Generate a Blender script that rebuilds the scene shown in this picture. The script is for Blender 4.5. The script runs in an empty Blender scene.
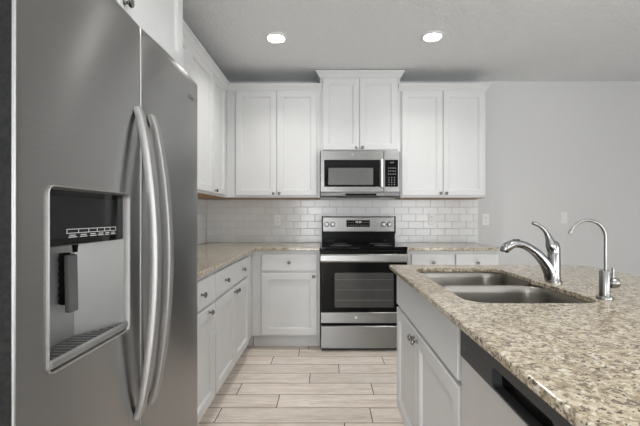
import bpy, bmesh, math, random
from mathutils import Vector, Matrix
random.seed(7)
PI = math.pi
scn = bpy.context.scene
col = scn.collection

# ------------------------------------------------------------------ camera
H = 1.19
cam_d = bpy.data.cameras.new('camera')
cam_d.sensor_width = 36.0
cam_d.sensor_fit = 'HORIZONTAL'
cam_d.lens = 390.0 / 640.0 * 36.0
cam_d.shift_x = -8.0 / 640.0
cam_d.shift_y = 3.0 / 640.0
cam_d.clip_start = 0.02
cam = bpy.data.objects.new('camera', cam_d)
cam.location = (0, 0, H)
cam.rotation_euler = (PI / 2, 0, 0)
col.objects.link(cam)
scn.camera = cam

# ------------------------------------------------------------------ world, exposure
wd = bpy.data.worlds.new('world')
scn.world = wd
wd.use_nodes = True
wd.node_tree.nodes['Background'].inputs['Color'].default_value = (0.80, 0.88, 1.0, 1)
wd.node_tree.nodes['Background'].inputs['Strength'].default_value = 1.2
scn.view_settings.view_transform = 'Standard'
scn.view_settings.look = 'None'
scn.view_settings.gamma = 1.0
scn.view_settings.use_curve_mapping = False
scn.view_settings.exposure = -0.2


def area_light(name, loc, rot, sx, sy, power, color, parent=None, shape='RECTANGLE', spread=None):
    l = bpy.data.lights.new(name, 'AREA')
    l.shape = shape
    l.size = sx
    l.size_y = sy
    l.energy = power
    l.color = color
    if spread:
        l.spread = spread
    o = bpy.data.objects.new(name, l)
    o.location = loc
    o.rotation_euler = rot
    o.parent = parent
    col.objects.link(o)
    return o


# added fill lights outside the invented windows behind the camera and at right
area_light('daylight_front', (-0.67, -4.42, 1.0), (PI / 2 - 0.04, 0, 0), 1.0, 1.9, 135, (0.945, 0.975, 1.0))
area_light('daylight_front', (2.75, -4.42, 1.0), (PI / 2, 0, 0.10), 1.2, 1.9, 105, (0.945, 0.975, 1.0))
area_light('daylight_right', (3.95, -1.2, 1.3), (0, PI / 2 + 0.12, 0), 1.9, 2.6, 118, (0.945, 0.975, 1.0))
LAMP_W = 6.0


# ------------------------------------------------------------------ material helpers
def new_mat(name):
    m = bpy.data.materials.new(name)
    m.use_nodes = True
    nt = m.node_tree
    b = nt.nodes['Principled BSDF']
    return m, nt, b


def noise(nt, scale, detail=4, rough=0.5, vec=None):
    n = nt.nodes.new('ShaderNodeTexNoise')
    n.inputs['Scale'].default_value = scale
    n.inputs['Detail'].default_value = detail
    n.inputs['Roughness'].default_value = rough
    if vec is not None:
        nt.links.new(vec, n.inputs['Vector'])
    return n


def ramp(nt, fac, stops, interp='LINEAR'):
    r = nt.nodes.new('ShaderNodeValToRGB')
    r.color_ramp.interpolation = interp
    e = r.color_ramp.elements
    while len(e) < len(stops):
        e.new(0.5)
    for i, (p, c) in enumerate(stops):
        e[i].position = p
        e[i].color = (c[0], c[1], c[2], 1) if hasattr(c, '__len__') else (c, c, c, 1)
    nt.links.new(fac, r.inputs['Fac'])
    return r


def mix(nt, fac, a, b):
    m = nt.nodes.new('ShaderNodeMix')
    m.data_type = 'RGBA'
    if isinstance(fac, (int, float)):
        m.inputs[0].default_value = fac
    else:
        nt.links.new(fac, m.inputs[0])
    for i, v in ((6, a), (7, b)):
        if hasattr(v, 'is_output'):
            nt.links.new(v, m.inputs[i])
        else:
            m.inputs[i].default_value = (v[0], v[1], v[2], 1)
    return m.outputs[2]


def objcoord(nt, scale=(1, 1, 1)):
    t = nt.nodes.new('ShaderNodeTexCoord')
    mp = nt.nodes.new('ShaderNodeMapping')
    mp.inputs['Scale'].default_value = scale
    nt.links.new(t.outputs['Object'], mp.inputs['Vector'])
    return mp.outputs['Vector']


def bump(nt, b, height, strength, dist):
    n = nt.nodes.new('ShaderNodeBump')
    n.inputs['Strength'].default_value = strength
    n.inputs['Distance'].default_value = dist
    nt.links.new(height, n.inputs['Height'])
    nt.links.new(n.outputs['Normal'], b.inputs['Normal'])


def plain(name, c, rough=0.5, metal=0.0, spec=0.5, coat=0.0, var=0.03):
    m, nt, b = new_mat(name)
    v = objcoord(nt)
    n = noise(nt, 14, 3, 0.5, v)
    r = ramp(nt, n.outputs['Fac'], [(0.3, [x * (1 - var) for x in c]), (0.7, [min(1, x * (1 + var)) for x in c])])
    nt.links.new(r.outputs['Color'], b.inputs['Base Color'])
    b.inputs['Roughness'].default_value = rough
    b.inputs['Metallic'].default_value = metal
    b.inputs['Specular IOR Level'].default_value = spec
    b.inputs['Coat Weight'].default_value = coat
    return m


def steel(name, c, rough, aniso=0.7, rot=0.25, grain=(2, 2, 260)):
    m, nt, b = new_mat(name)
    v = objcoord(nt, grain)
    n = noise(nt, 1.0, 3, 0.6, v)
    r = ramp(nt, n.outputs['Fac'], [(0.3, [x * 0.97 for x in c]), (0.7, [min(1, x * 1.03) for x in c])])
    nt.links.new(r.outputs['Color'], b.inputs['Base Color'])
    rr = ramp(nt, n.outputs['Fac'], [(0.3, rough * 0.92), (0.7, rough * 1.08)])
    nt.links.new(rr.outputs['Color'], b.inputs['Roughness'])
    b.inputs['Metallic'].default_value = 1.0
    if aniso:
        b.inputs['Anisotropic'].default_value = aniso
        b.inputs['Anisotropic Rotation'].default_value = rot
        t = nt.nodes.new('ShaderNodeTangent')
        t.direction_type = 'RADIAL'
        t.axis = 'Z'
        nt.links.new(t.outputs['Tangent'], b.inputs['Tangent'])
    return m


def wall_mat(name, c, scale, strength, dist, rough=0.9):
    m, nt, b = new_mat(name)
    v = objcoord(nt)
    n = noise(nt, scale, 3, 0.55, v)
    lo = noise(nt, 0.7, 2, 0.5, v)
    r = ramp(nt, lo.outputs['Fac'], [(0.3, [x * 0.985 for x in c]), (0.7, [x * 1.015 for x in c])])
    nt.links.new(r.outputs['Color'], b.inputs['Base Color'])
    b.inputs['Roughness'].default_value = rough
    b.inputs['Specular IOR Level'].default_value = 0.2
    rr = ramp(nt, n.outputs['Fac'], [(0.42, 0.0), (0.6, 1.0)])
    bump(nt, b, rr.outputs['Color'], strength, dist)
    return m


M = {}
M['wall'] = wall_mat('wall_paint', (0.68, 0.68, 0.675), 90, 0.10, 0.002)
M['ceiling'] = wall_mat('ceiling_texture', (0.865, 0.88, 0.89), 42, 0.8, 0.0075)
M['white'] = plain('white_cabinet_paint', (0.69, 0.693, 0.69), 0.38, 0, 0.4, var=0.008)
M['white_trim'] = plain('white_trim_paint', (0.78, 0.78, 0.77), 0.4, var=0.01)
M['raw_wood'] = plain('underside_wood', (0.50, 0.30, 0.15), 0.6, var=0.12)
M['steel_fridge'] = steel('fridge_steel', (0.34, 0.339, 0.333), 0.30, 0.85)
M['steel_handle'] = steel('handle_steel', (0.42, 0.416, 0.408), 0.48, 0.0)
M['steel'] = steel('range_steel', (0.27, 0.268, 0.262), 0.34, 0.7)
M['steel_low'] = steel('vent_steel', (0.15, 0.148, 0.145), 0.4, 0.0)
M['steel_polished'] = steel('polished_steel', (0.72, 0.715, 0.70), 0.4, 0.0)
M['steel_bright'] = steel('bright_steel', (0.34, 0.337, 0.33), 0.32, 0.0)
M['steel_sink'] = steel('sink_steel', (0.31, 0.29, 0.265), 0.32, 0.0, grain=(3, 3, 120))
M['steel_dish'] = steel('dishwasher_steel', (0.80, 0.80, 0.81), 0.5, 0.3)
M['recess'] = plain('dispenser_grey', (0.36, 0.36, 0.35), 0.35, 0.6, var=0.02)
M['chrome'] = plain('chrome', (0.34, 0.34, 0.34), 0.16, 1.0, var=0.02)
M['nickel'] = plain('brushed_nickel', (0.30, 0.295, 0.285), 0.26, 1.0, var=0.03)
M['knob'] = plain('knob_nickel', (0.30, 0.29, 0.28), 0.25, 1.0, var=0.04)
M['black_gloss'] = plain('black_glass', (0.004, 0.004, 0.004), 0.08, 0, 0.16, var=0.02)
M['black'] = plain('black_enamel', (0.005, 0.005, 0.005), 0.22, 0, 0.06, var=0.05)
M['charcoal'] = plain('charcoal_panel', (0.045, 0.045, 0.046), 0.42, 0, 0.3, var=0.05)
M['dark_grey'] = plain('dark_grey_plastic', (0.085, 0.085, 0.084), 0.4, 0, 0.4, var=0.05)
M['display'] = plain('display_glass', (0.014, 0.015, 0.015), 0.12, 0, 0.12, var=0.02)
M['oven_window'] = plain('oven_window_glass', (0.05, 0.05, 0.048), 0.08, 0, 0.7, var=0.1)
M['micro_window'] = plain('microwave_window_mesh', (0.11, 0.113, 0.11), 0.2, 0, 0.5, var=0.03)
M['recess_dim'] = plain('rack_metal_behind_glass', (0.13, 0.13, 0.125), 0.4)
M['mark'] = plain('printed_marks', (0.62, 0.62, 0.61), 0.5, var=0.01)
M['mark_dim'] = plain('dim_printed_marks', (0.30, 0.30, 0.30), 0.5, var=0.01)
M['plastic'] = plain('outlet_plastic', (0.80, 0.80, 0.785), 0.35, var=0.01)
M['slot'] = plain('outlet_slot', (0.10, 0.10, 0.10), 0.5)
M['grout'] = plain('tile_grout', (0.50, 0.495, 0.48), 0.8, var=0.03)


def tile_mat():
    m, nt, b = new_mat('glazed_tile')
    a = nt.nodes.new('ShaderNodeAttribute')
    a.attribute_name = 'shade'
    r = ramp(nt, a.outputs['Fac'], [(0, (0.70, 0.70, 0.69)), (1, (0.76, 0.76, 0.75))])
    nt.links.new(r.outputs['Color'], b.inputs['Base Color'])
    b.inputs['Roughness'].default_value = 0.2
    n = noise(nt, 9, 2, 0.5, objcoord(nt))
    bump(nt, b, n.outputs['Fac'], 0.25, 0.004)
    return m


def plank_mat():
    m, nt, b = new_mat('wood_look_tile')
    a = nt.nodes.new('ShaderNodeAttribute')
    a.attribute_name = 'shade'
    tc = nt.nodes.new('ShaderNodeTexCoord')
    add = nt.nodes.new('ShaderNodeVectorMath')
    add.operation = 'MULTIPLY_ADD'
    comb = nt.nodes.new('ShaderNodeCombineXYZ')
    for i in range(3):
        nt.links.new(a.outputs['Fac'], comb.inputs[i])
    nt.links.new(comb.outputs[0], add.inputs[0])
    add.inputs[1].default_value = (13.7, 7.1, 3.3)
    nt.links.new(tc.outputs['Object'], add.inputs[2])
    mp = nt.nodes.new('ShaderNodeMapping')
    mp.inputs['Scale'].default_value = (1.6, 17, 1)
    nt.links.new(add.outputs[0], mp.inputs['Vector'])
    n1 = noise(nt, 1.6, 6, 0.62, mp.outputs['Vector'])
    n1.inputs['Distortion'].default_value = 0.7
    n2 = noise(nt, 9, 4, 0.6, mp.outputs['Vector'])
    g = ramp(nt, n1.outputs['Fac'], [(0.25, (0.60, 0.51, 0.425)), (0.5, (0.84, 0.765, 0.685)), (0.75, (0.91, 0.865, 0.81))])
    g2 = ramp(nt, n2.outputs['Fac'], [(0.35, (0.84, 0.82, 0.80)), (0.65, (1.04, 1.04, 1.04))])
    ml = nt.nodes.new('ShaderNodeMix')
    ml.data_type = 'RGBA'
    ml.blend_type = 'MULTIPLY'
    ml.inputs[0].default_value = 1
    nt.links.new(g.outputs['Color'], ml.inputs[6])
    nt.links.new(g2.outputs['Color'], ml.inputs[7])
    sh = ramp(nt, a.outputs['Fac'], [(0, (0.90, 0.89, 0.88)), (1, (1.08, 1.07, 1.07))])
    m2 = nt.nodes.new('ShaderNodeMix')
    m2.data_type = 'RGBA'
    m2.blend_type = 'MULTIPLY'
    m2.inputs[0].default_value = 1
    nt.links.new(ml.outputs[2], m2.inputs[6])
    nt.links.new(sh.outputs['Color'], m2.inputs[7])
    nt.links.new(m2.outputs[2], b.inputs['Base Color'])
    b.inputs['Roughness'].default_value = 0.42
    return m


def granite_mat():
    m, nt, b = new_mat('speckled_granite')
    tc = nt.nodes.new('ShaderNodeTexCoord')
    dn = noise(nt, 70, 3, 0.6, tc.outputs['Object'])
    ad = nt.nodes.new('ShaderNodeVectorMath')
    ad.operation = 'MULTIPLY_ADD'
    nt.links.new(dn.outputs['Color'], ad.inputs[0])
    ad.inputs[1].default_value = (0.012, 0.012, 0.012)
    nt.links.new(tc.outputs['Object'], ad.inputs[2])
    P = ad.outputs[0]
    base_n = noise(nt, 40, 5, 0.65, P)
    base = ramp(nt, base_n.outputs['Fac'], [(0.30, (0.22, 0.17, 0.105)), (0.42, (0.36, 0.295, 0.205)),
                                            (0.52, (0.53, 0.455, 0.335)), (0.68, (0.63, 0.57, 0.455))])

    def blots(scale, lo, hi, seed, det=2.0):
        mp = nt.nodes.new('ShaderNodeMapping')
        mp.inputs['Location'].default_value = (seed, seed * 0.7, seed * 1.3)
        nt.links.new(P, mp.inputs['Vector'])
        n = noise(nt, scale, det, 0.55, mp.outputs['Vector'])
        return ramp(nt, n.outputs['Fac'], [(lo, 0.0), (hi, 1.0)]).outputs['Color']

    c = mix(nt, blots(70, 0.53, 0.61, 1.0), base.outputs['Color'], (0.33, 0.27, 0.18))
    c = mix(nt, blots(80, 0.60, 0.66, 5.0), c, (0.68, 0.64, 0.54))
    c = mix(nt, blots(82, 0.58, 0.615, 9.0), c, (0.19, 0.15, 0.115))
    c = mix(nt, blots(115, 0.615, 0.64, 3.0), c, (0.06, 0.048, 0.04))
    nt.links.new(c, b.inputs['Base Color'])
    b.inputs['Roughness'].default_value = 0.13
    b.inputs['Specular IOR Level'].default_value = 0.5
    return m


def mottled_side():
    m, nt, b = new_mat('fridge_side_grey')
    v = objcoord(nt)
    n = noise(nt, 120, 3, 0.6, v)
    r = ramp(nt, n.outputs['Fac'], [(0.35, (0.010, 0.010, 0.010)), (0.7, (0.022, 0.022, 0.022))])
    nt.links.new(r.outputs['Color'], b.inputs['Base Color'])
    b.inputs['Roughness'].default_value = 0.5
    b.inputs['Specular IOR Level'].default_value = 0.2
    bump(nt, b, n.outputs['Fac'], 0.3, 0.001)
    return m


def emis(name, c, s):
    m, nt, b = new_mat(name)
    b.inputs['Base Color'].default_value = (0.9, 0.9, 0.9, 1)
    b.inputs['Emission Color'].default_value = (c[0], c[1], c[2], 1)
    b.inputs['Emission Strength'].default_value = s
    return m


def glass_mat():
    m, nt, b = new_mat('window_glass')
    nt.nodes.remove(b)
    out = nt.nodes['Material Output']
    t = nt.nodes.new('ShaderNodeBsdfTransparent')
    g = nt.nodes.new('ShaderNodeBsdfGlossy')
    g.inputs['Roughness'].default_value = 0.02
    mx = nt.nodes.new('ShaderNodeMixShader')
    mx.inputs[0].default_value = 0.06
    nt.links.new(t.outputs[0], mx.inputs[1])
    nt.links.new(g.outputs[0], mx.inputs[2])
    nt.links.new(mx.outputs[0], out.inputs['Surface'])
    return m


M['tile'] = tile_mat()
M['plank'] = plank_mat()
M['granite'] = granite_mat()
M['fridge_side'] = mottled_side()
M['lens'] = emis('lamp_lens', (1.0, 0.97, 0.93), 45.0)
M['digits'] = emis('lit_digits', (0.9, 0.75, 0.55), 0.6)
M['glass'] = glass_mat()
M['plank_joint'] = plain('floor_joint', (0.09, 0.06, 0.045), 0.8)


# ------------------------------------------------------------------ mesh helpers
def sharpen(me, deg=38):
    if not any(p.use_smooth for p in me.polygons):
        return
    b = bmesh.new()
    b.from_mesh(me)
    lim = math.radians(deg)
    for e in b.edges:
        if len(e.link_faces) == 2 and e.calc_face_angle(0) > lim:
            e.smooth = False
    b.to_mesh(me)
    b.free()


class MB:
    def __init__(s):
        s.bm = bmesh.new()

    def box(s, x0, x1, y0, y1, z0, z1, bev=0.0, seg=1, mi=0):
        r = bmesh.ops.create_cube(s.bm, size=1.0)
        vs = r['verts']
        for v in vs:
            v.co = Vector(((x0 + x1) / 2 + v.co.x * (x1 - x0), (y0 + y1) / 2 + v.co.y * (y1 - y0), (z0 + z1) / 2 + v.co.z * (z1 - z0)))
        fs = set(f for v in vs for f in v.link_faces)
        if mi:
            for f in fs:
                f.material_index = mi
        if bev > 0:
            es = list(set(e for v in vs for e in v.link_edges))
            bmesh.ops.bevel(s.bm, geom=es, offset=bev, segments=seg, profile=0.5, affect='EDGES')
        return s

    def loft(s, rings, cap0=True, cap1=True, mi=0, smooth=False):
        vr = [[s.bm.verts.new(p) for p in r] for r in rings]
        n = len(vr[0])
        fs = []
        for a, b in zip(vr, vr[1:]):
            for i in range(n):
                j = (i + 1) % n
                fs.append(s.bm.faces.new((a[i], a[j], b[j], b[i])))
        if smooth:
            for f in fs:
                f.smooth = True
        if cap0:
            fs.append(s.bm.faces.new(list(reversed(vr[0]))))
        if cap1:
            fs.append(s.bm.faces.new(vr[-1]))
        for f in fs:
            f.material_index = mi
        return s

    def lathe(s, prof, origin=(0, 0, 0), axis=(0, 0, 1), n=20, mi=0):
        """prof: list of (radius, height along axis)"""
        ax = Vector(axis).normalized()
        q = Vector((0, 0, 1)).rotation_difference(ax)
        o = Vector(origin)
        rings = []
        for r, h in prof:
            rings.append([o + q @ Vector((max(r, 1e-5) * math.cos(2 * PI * i / n), max(r, 1e-5) * math.sin(2 * PI * i / n), h)) for i in range(n)])
        return s.loft(rings, True, True, mi, True)

    def tube(s, pts, rad, n=12, flat=1.0, mi=0, up=(0, 1, 0)):
        pts = [Vector(p) for p in pts]
        if not hasattr(rad, '__len__'):
            rad = [rad] * len(pts)
        up = Vector(up)
        rings = []
        for i, p in enumerate(pts):
            t = (pts[min(i + 1, len(pts) - 1)] - pts[max(i - 1, 0)]).normalized()
            a = up - t * up.dot(t)
            a.normalize()
            b = t.cross(a)
            rings.append([p + (a * math.cos(2 * PI * k / n) * flat + b * math.sin(2 * PI * k / n)) * rad[i] for k in range(n)])
        return s.loft(rings, True, True, mi, True)

    def build(s, name, mats, parent=None, smooth=False, normals=True):
        if normals:
            bmesh.ops.recalc_face_normals(s.bm, faces=s.bm.faces)
        me = bpy.data.meshes.new(name)
        s.bm.to_mesh(me)
        s.bm.free()
        if not isinstance(mats, (list, tuple)):
            mats = [mats]
        for m in mats:
            me.materials.append(m)
        if smooth:
            for p in me.polygons:
                p.use_smooth = True
        sharpen(me)
        o = bpy.data.objects.new(name, me)
        o.parent = parent
        col.objects.link(o)
        return o


def spline(pts, sub=6):
    """Catmull-Rom through tuples of any length"""
    out = []
    P = [pts[0]] + list(pts) + [pts[-1]]
    for i in range(1, len(P) - 2):
        for k in range(sub):
            t = k / sub
            out.append(tuple(0.5 * ((2 * b) + (-a + c) * t + (2 * a - 5 * b + 4 * c - d) * t * t + (-a + 3 * b - 3 * c + d) * t ** 3)
                             for a, b, c, d in zip(P[i - 1], P[i], P[i + 1], P[i + 2])))
    out.append(tuple(pts[-1]))
    return out


def rrect(u0, u1, v0, v1, r, n=6):
    """rounded rectangle outline, counter-clockwise list of (u, v)"""
    out = []
    for cu, cv, a0 in ((u1 - r, v0 + r, -PI / 2), (u1 - r, v1 - r, 0), (u0 + r, v1 - r, PI / 2), (u0 + r, v0 + r, PI)):
        for k in range(n + 1):
            a = a0 + (PI / 2) * k / n
            out.append((cu + r * math.cos(a), cv + r * math.sin(a)))
    return out


def tag(o, label, cat, group=None):
    o['label'] = label
    o['category'] = cat
    if group:
        o['group'] = group
    return o


def thing(name, label, cat, loc=(0, 0, 0), rz=0.0, group=None):
    o = bpy.data.objects.new(name, None)
    o.empty_display_size = 0.1
    o.location = loc
    o.rotation_euler = (0, 0, rz)
    col.objects.link(o)
    return tag(o, label, cat, group)


def struct(o):
    o['kind'] = 'structure'
    return o


def boolean(o, cutter, op='DIFFERENCE'):
    md = o.modifiers.new('cut', 'BOOLEAN')
    md.operation = op
    md.solver = 'EXACT'
    md.object = cutter
    bpy.context.view_layer.update()
    dg = bpy.context.evaluated_depsgraph_get()
    me = bpy.data.meshes.new_from_object(o.evaluated_get(dg))
    o.modifiers.clear()
    old = o.data
    me.name = old.name
    sharpen(me)
    o.data = me
    bpy.data.meshes.remove(old)
    cm = cutter.data
    bpy.data.objects.remove(cutter)
    bpy.data.meshes.remove(cm)


def bevel_mod(o, w, seg=3, angle=35):
    md = o.modifiers.new('bevel', 'BEVEL')
    md.width = w
    md.segments = seg
    md.limit_method = 'ANGLE'
    md.angle_limit = math.radians(angle)
    md.harden_normals = False


# ------------------------------------------------------------------ room shell
XL, XR, YB, YF, ZC = -1.28, 3.50, 4.10, -4.2, 2.605
T = 0.12
# floor: wood-look planks laid across, with grout joints
mb = MB()
mb.box(XL - T, XR + T, YF - T, YB + T, -0.08, -0.0015, mi=1)
sh = mb.bm.faces.layers.float.new('shade')
PW, PLN, G = 0.1773, 0.9155, 0.0055
joints = {0: -0.252, 1: -0.46, 2: 0.085, 3: -0.134, 4: -0.61, 5: -0.321, 6: -0.657, 7: 0.094, 8: -0.25}
y = 3.484 + PW
k = -1
while y > YF:
    off = joints.get(k, random.uniform(-0.5, 0.5))
    x = off - PLN * 5
    while x < XR:
        xa, xb = max(XL, x + G / 2), min(XR, x + PLN - G / 2)
        ya, yb = max(y - PW + G / 2, YF), min(y - G / 2, YB)
        if xb > xa and yb > ya:
            vs = [mb.bm.verts.new(p) for p in ((xa, ya, 0), (xb, ya, 0), (xb, yb, 0), (xa, yb, 0))]
            f = mb.bm.faces.new(vs)
            f[sh] = random.random()
        x += PLN
    y -= PW
    k += 1
y = 3.484 + 2 * PW
while y < YB + PW:
    off = random.uniform(-0.5, 0.5)
    x = off - PLN * 5
    while x < XR:
        xa, xb = max(XL, x + G / 2), min(XR, x + PLN - G / 2)
        ya, yb = y - PW + G / 2, min(y - G / 2, YB)
        if xb > xa and yb > ya:
            vs = [mb.bm.verts.new(p) for p in ((xa, ya, 0), (xb, ya, 0), (xb, yb, 0), (xa, yb, 0))]
            f = mb.bm.faces.new(vs)
            f[sh] = random.random()
        x += PLN
    y += PW
floor = struct(mb.build('floor', [M['plank'], M['plank_joint']], normals=False))
struct(MB().box(XL - T, XR + T, YF - T, YB + T, ZC, ZC + 0.1).build('ceiling', M['ceiling']))
struct(MB().box(XL - T, XR + T, YB, YB + T, 0, ZC).build('wall_back', M['wall']))
struct(MB().box(XL - T, XL, YF, YB, 0, ZC).build('wall_left', M['wall']))
# unseen windows added for the light: two in the front wall, one at right
WINS = [(-1.2, -0.14), (2.1, 3.4)]
WZ0, WZ1 = 0.04, 2.3
w = MB()
w.box(XL - T, WINS[0][0], YF - T, YF, 0, ZC).box(WINS[0][1], WINS[1][0], YF - T, YF, 0, ZC).box(WINS[1][1], XR + T, YF - T, YF, 0, ZC)
for WX0, WX1 in WINS:
    w.box(WX0, WX1, YF - T, YF, 0, WZ0).box(WX0, WX1, YF - T, YF, WZ1, ZC)
struct(w.build('wall_front', M['wall']))
RY0, RY1, RZ0, RZ1 = -2.5, 0.1, 0.45, 2.35
w = MB()
w.box(XR, XR + T, YF, RY0, 0, ZC).box(XR, XR + T, RY1, YB, 0, ZC)
w.box(XR, XR + T, RY0, RY1, 0, RZ0).box(XR, XR + T, RY0, RY1, RZ1, ZC)
struct(w.build('wall_right', M['wall']))
for i, (WX0, WX1) in enumerate(WINS):
    win = struct(MB().box(WX0, WX1, YF - 0.07, YF - 0.064, WZ0, WZ1).build('window_%d' % (i + 1), M['glass']))
    f = MB()
    for a in (WX0, (WX0 + WX1) / 2 - 0.03, WX1 - 0.06):
        f.box(a, a + 0.06, YF - 0.1, YF - 0.03, WZ0, WZ1)
    for a in (WZ0, WZ1 - 0.06):
        f.box(WX0, WX1, YF - 0.1, YF - 0.03, a, a + 0.06)
    f.build('window_frame', M['white_trim'], win)
win = struct(MB().box(XR + 0.064, XR + 0.07, RY0, RY1, RZ0, RZ1).build('window_3', M['glass']))
f = MB()
for a in (RY0, (RY0 + RY1) / 2 - 0.03, RY1 - 0.06):
    f.box(XR + 0.03, XR + 0.1, a, a + 0.06, RZ0, RZ1)
for a in (RZ0, RZ1 - 0.06):
    f.box(XR + 0.03, XR + 0.1, RY0, RY1, a, a + 0.06)
f.build('window_frame', M['white_trim'], win)
struct(MB().box(1.56, XR, YB - 0.014, YB, 0, 0.10, 0.003).build('baseboard_back', M['white_trim']))
struct(MB().box(XR - 0.014, XR, YF, YB - 0.015, 0, 0.10, 0.003).build('baseboard_right', M['white_trim']))

# ------------------------------------------------------------------ cabinet pieces
STILE = 0.055


def rect_ring(x0, x1, z0, z1, y):
    return [(x0, y, z0), (x1, y, z0), (x1, y, z1), (x0, y, z1)]


def shaker(x0, x1, z0, z1, t=0.02, flat=False):
    """door in the local cabinet frame, back at y=0, front at y=-t"""
    mb = MB()
    R = lambda i, yy: rect_ring(x0 + i, x1 - i, z0 + i, z1 - i, yy)
    rings = [R(0, -0.0008), R(0, -t + 0.003), R(0.003, -t)]
    if not flat:
        s = STILE
        rings += [R(s, -t), R(s + 0.002, -t + 0.003), R(s + 0.008, -t + 0.004), R(s + 0.010, -t + 0.0125)]
    mb.loft(rings)
    return mb


knob_mesh = None


def add_knob(parent, x, z, t=0.02):
    global knob_mesh
    if knob_mesh is None:
        b = MB()
        b.lathe([(0.0, 0.0), (0.0085, 0.0), (0.0085, 0.002), (0.0055, 0.004), (0.005, 0.012), (0.008, 0.016),
                 (0.0142, 0.0185), (0.0155, 0.022), (0.0145, 0.0265), (0.010, 0.0295), (0.0, 0.031)],
                (0, 0, 0), (0, -1, 0), 20)
        o = b.build('knob', M['knob'], parent)
        knob_mesh = o.data
    else:
        o = bpy.data.objects.new('knob', knob_mesh)
        o.parent = parent
        col.objects.link(o)
    o.location = (x, -t - 0.0002, z)
    return o


def add_door(root, x0, x1, z0, z1, knob=None, name='door', flat=False):
    d = shaker(x0, x1, z0, z1, flat=flat).build(name, M['white'], root)
    if knob:
        for k in knob:
            add_knob(d, k[0], k[1])
    return d


ZT = 0.882   # underside of worktops
ZTOP = 0.910


def base_body(root, x0, x1, depth, corner=None, ztop=ZT):
    b = MB()
    b.box(x0, x1, 0, depth, 0.118, ztop - 0.0005, 0.001)
    b.box(x0, x1, 0.07, depth, 0.002, 0.119)
    if corner:
        b.box(corner, x1, 0.003, 0.071, 0.002, 0.119)
    return b.build('cabinet_body', M['white'], root)


def wall_body(root, x0, x1, depth, z0, z1):
    b = MB()
    b.box(x0, x1, 0, depth, z0, z1, 0.001)
    o = b.build('cabinet_body', M['white'], root)
    MB().box(x0 + 0.004, x1 - 0.004, 0.02, depth - 0.003, z0 - 0.004, z0 - 0.0005).build('underside_panel', M['raw_wood'], root)['label'] = 'bare brown wood underside'
    return o


# ---- back run, base
FY = 3.49          # cabinet face plane, doors stand 2 cm proud (3.47)
BD = YB - FY - 0.004
c = thing('base_cabinet', 'white base cabinet with one drawer over one door, left of the range',
          'cabinet', (0, FY, 0), 0, 'white base cabinets')
base_body(c, -0.679, -0.0725, BD)
add_door(c, -0.592, -0.098, 0.703, 0.852, [(-0.345, 0.778)], 'drawer', True)
add_door(c, -0.592, -0.098, 0.130, 0.682, [(-0.126, 0.655)])
c = thing('base_cabinet', 'white base cabinet on the back wall right of the range, mostly hidden behind the island',
          'cabinet', (0, FY, 0), 0, 'white base cabinets')
base_body(c, 0.7025, 1.53, BD)
for a, b_ in ((0.745, 1.128), (1.140, 1.520)):
    add_door(c, a, b_, 0.703, 0.852, [((a + b_) / 2, 0.778)], 'drawer', True)
add_door(c, 0.745, 1.128, 0.130, 0.682, [(1.10, 0.655)])
add_door(c, 1.140, 1.520, 0.130, 0.682, [(1.168, 0.655)])

# ---- left run, base (local x = world Y)
FX = -0.681
LD = FX - XL - 0.004
c = thing('base_cabinet', 'white narrow base cabinet with one drawer over one door, beside the fridge',
          'cabinet', (FX, 0, 0), PI / 2, 'white base cabinets')
base_body(c, 1.765, 2.297, LD)
add_door(c, 1.785, 2.283, 0.703, 0.852, [(2.035, 0.778)], 'drawer', True)
add_door(c, 1.785, 2.283, 0.130, 0.682, [(2.165, 0.655)])
c = thing('base_cabinet', 'white wide corner base cabinet, two knobs on its long drawer above two doors',
          'cabinet', (FX, 0, 0), PI / 2, 'white base cabinets')
base_body(c, 2.299, 4.094, LD, 3.56)
add_door(c, 2.315, 3.255, 0.703, 0.852, [(2.51, 0.778), (3.02, 0.778)], 'drawer', True)
add_door(c, 2.315, 2.780, 0.130, 0.682, [(2.752, 0.655)])
add_door(c, 2.790, 3.255, 0.130, 0.682, [(2.818, 0.655)])

# ---- back run, wall cabinets
UY = 3.795
UD = YB - UY - 0.004
UZ0, UZ1 = 1.370, 2.410
KZ = 1.409
c = thing('wall_cabinet', 'white two-door wall cabinet above the counter, between the corner and the microwave',
          'cabinet', (0, UY, 0), 0, 'white wall cabinets')
wall_body(c, -0.987, -0.0785, UD, UZ0, UZ1)
add_door(c, -0.895, -0.500, 1.387, 2.400, [(-0.526, KZ)])
add_door(c, -0.496, -0.108, 1.387, 2.400, [(-0.470, KZ)])
c = thing('wall_cabinet', 'white short two-door wall cabinet right above the microwave, its top the highest',
          'cabinet', (0, UY, 0), 0, 'white wall cabinets')
wall_body(c, -0.0765, 0.7015, UD, 1.815, 2.535)
add_door(c, -0.052, 0.303, 1.830, 2.525, [(0.276, 1.852)])
add_door(c, 0.307, 0.674, 1.830, 2.525, [(0.334, 1.852)])
c = thing('wall_cabinet', 'white two-door wall cabinet right of the microwave, beside the bare grey wall',
          'cabinet', (0, UY, 0), 0, 'white wall cabinets')
wall_body(c, 0.7035, 1.535, UD, UZ0, UZ1)
add_door(c, 0.716, 1.112, 1.387, 2.400, [(1.087, KZ)])
add_door(c, 1.117, 1.520, 1.387, 2.400, [(1.143, KZ)])

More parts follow.
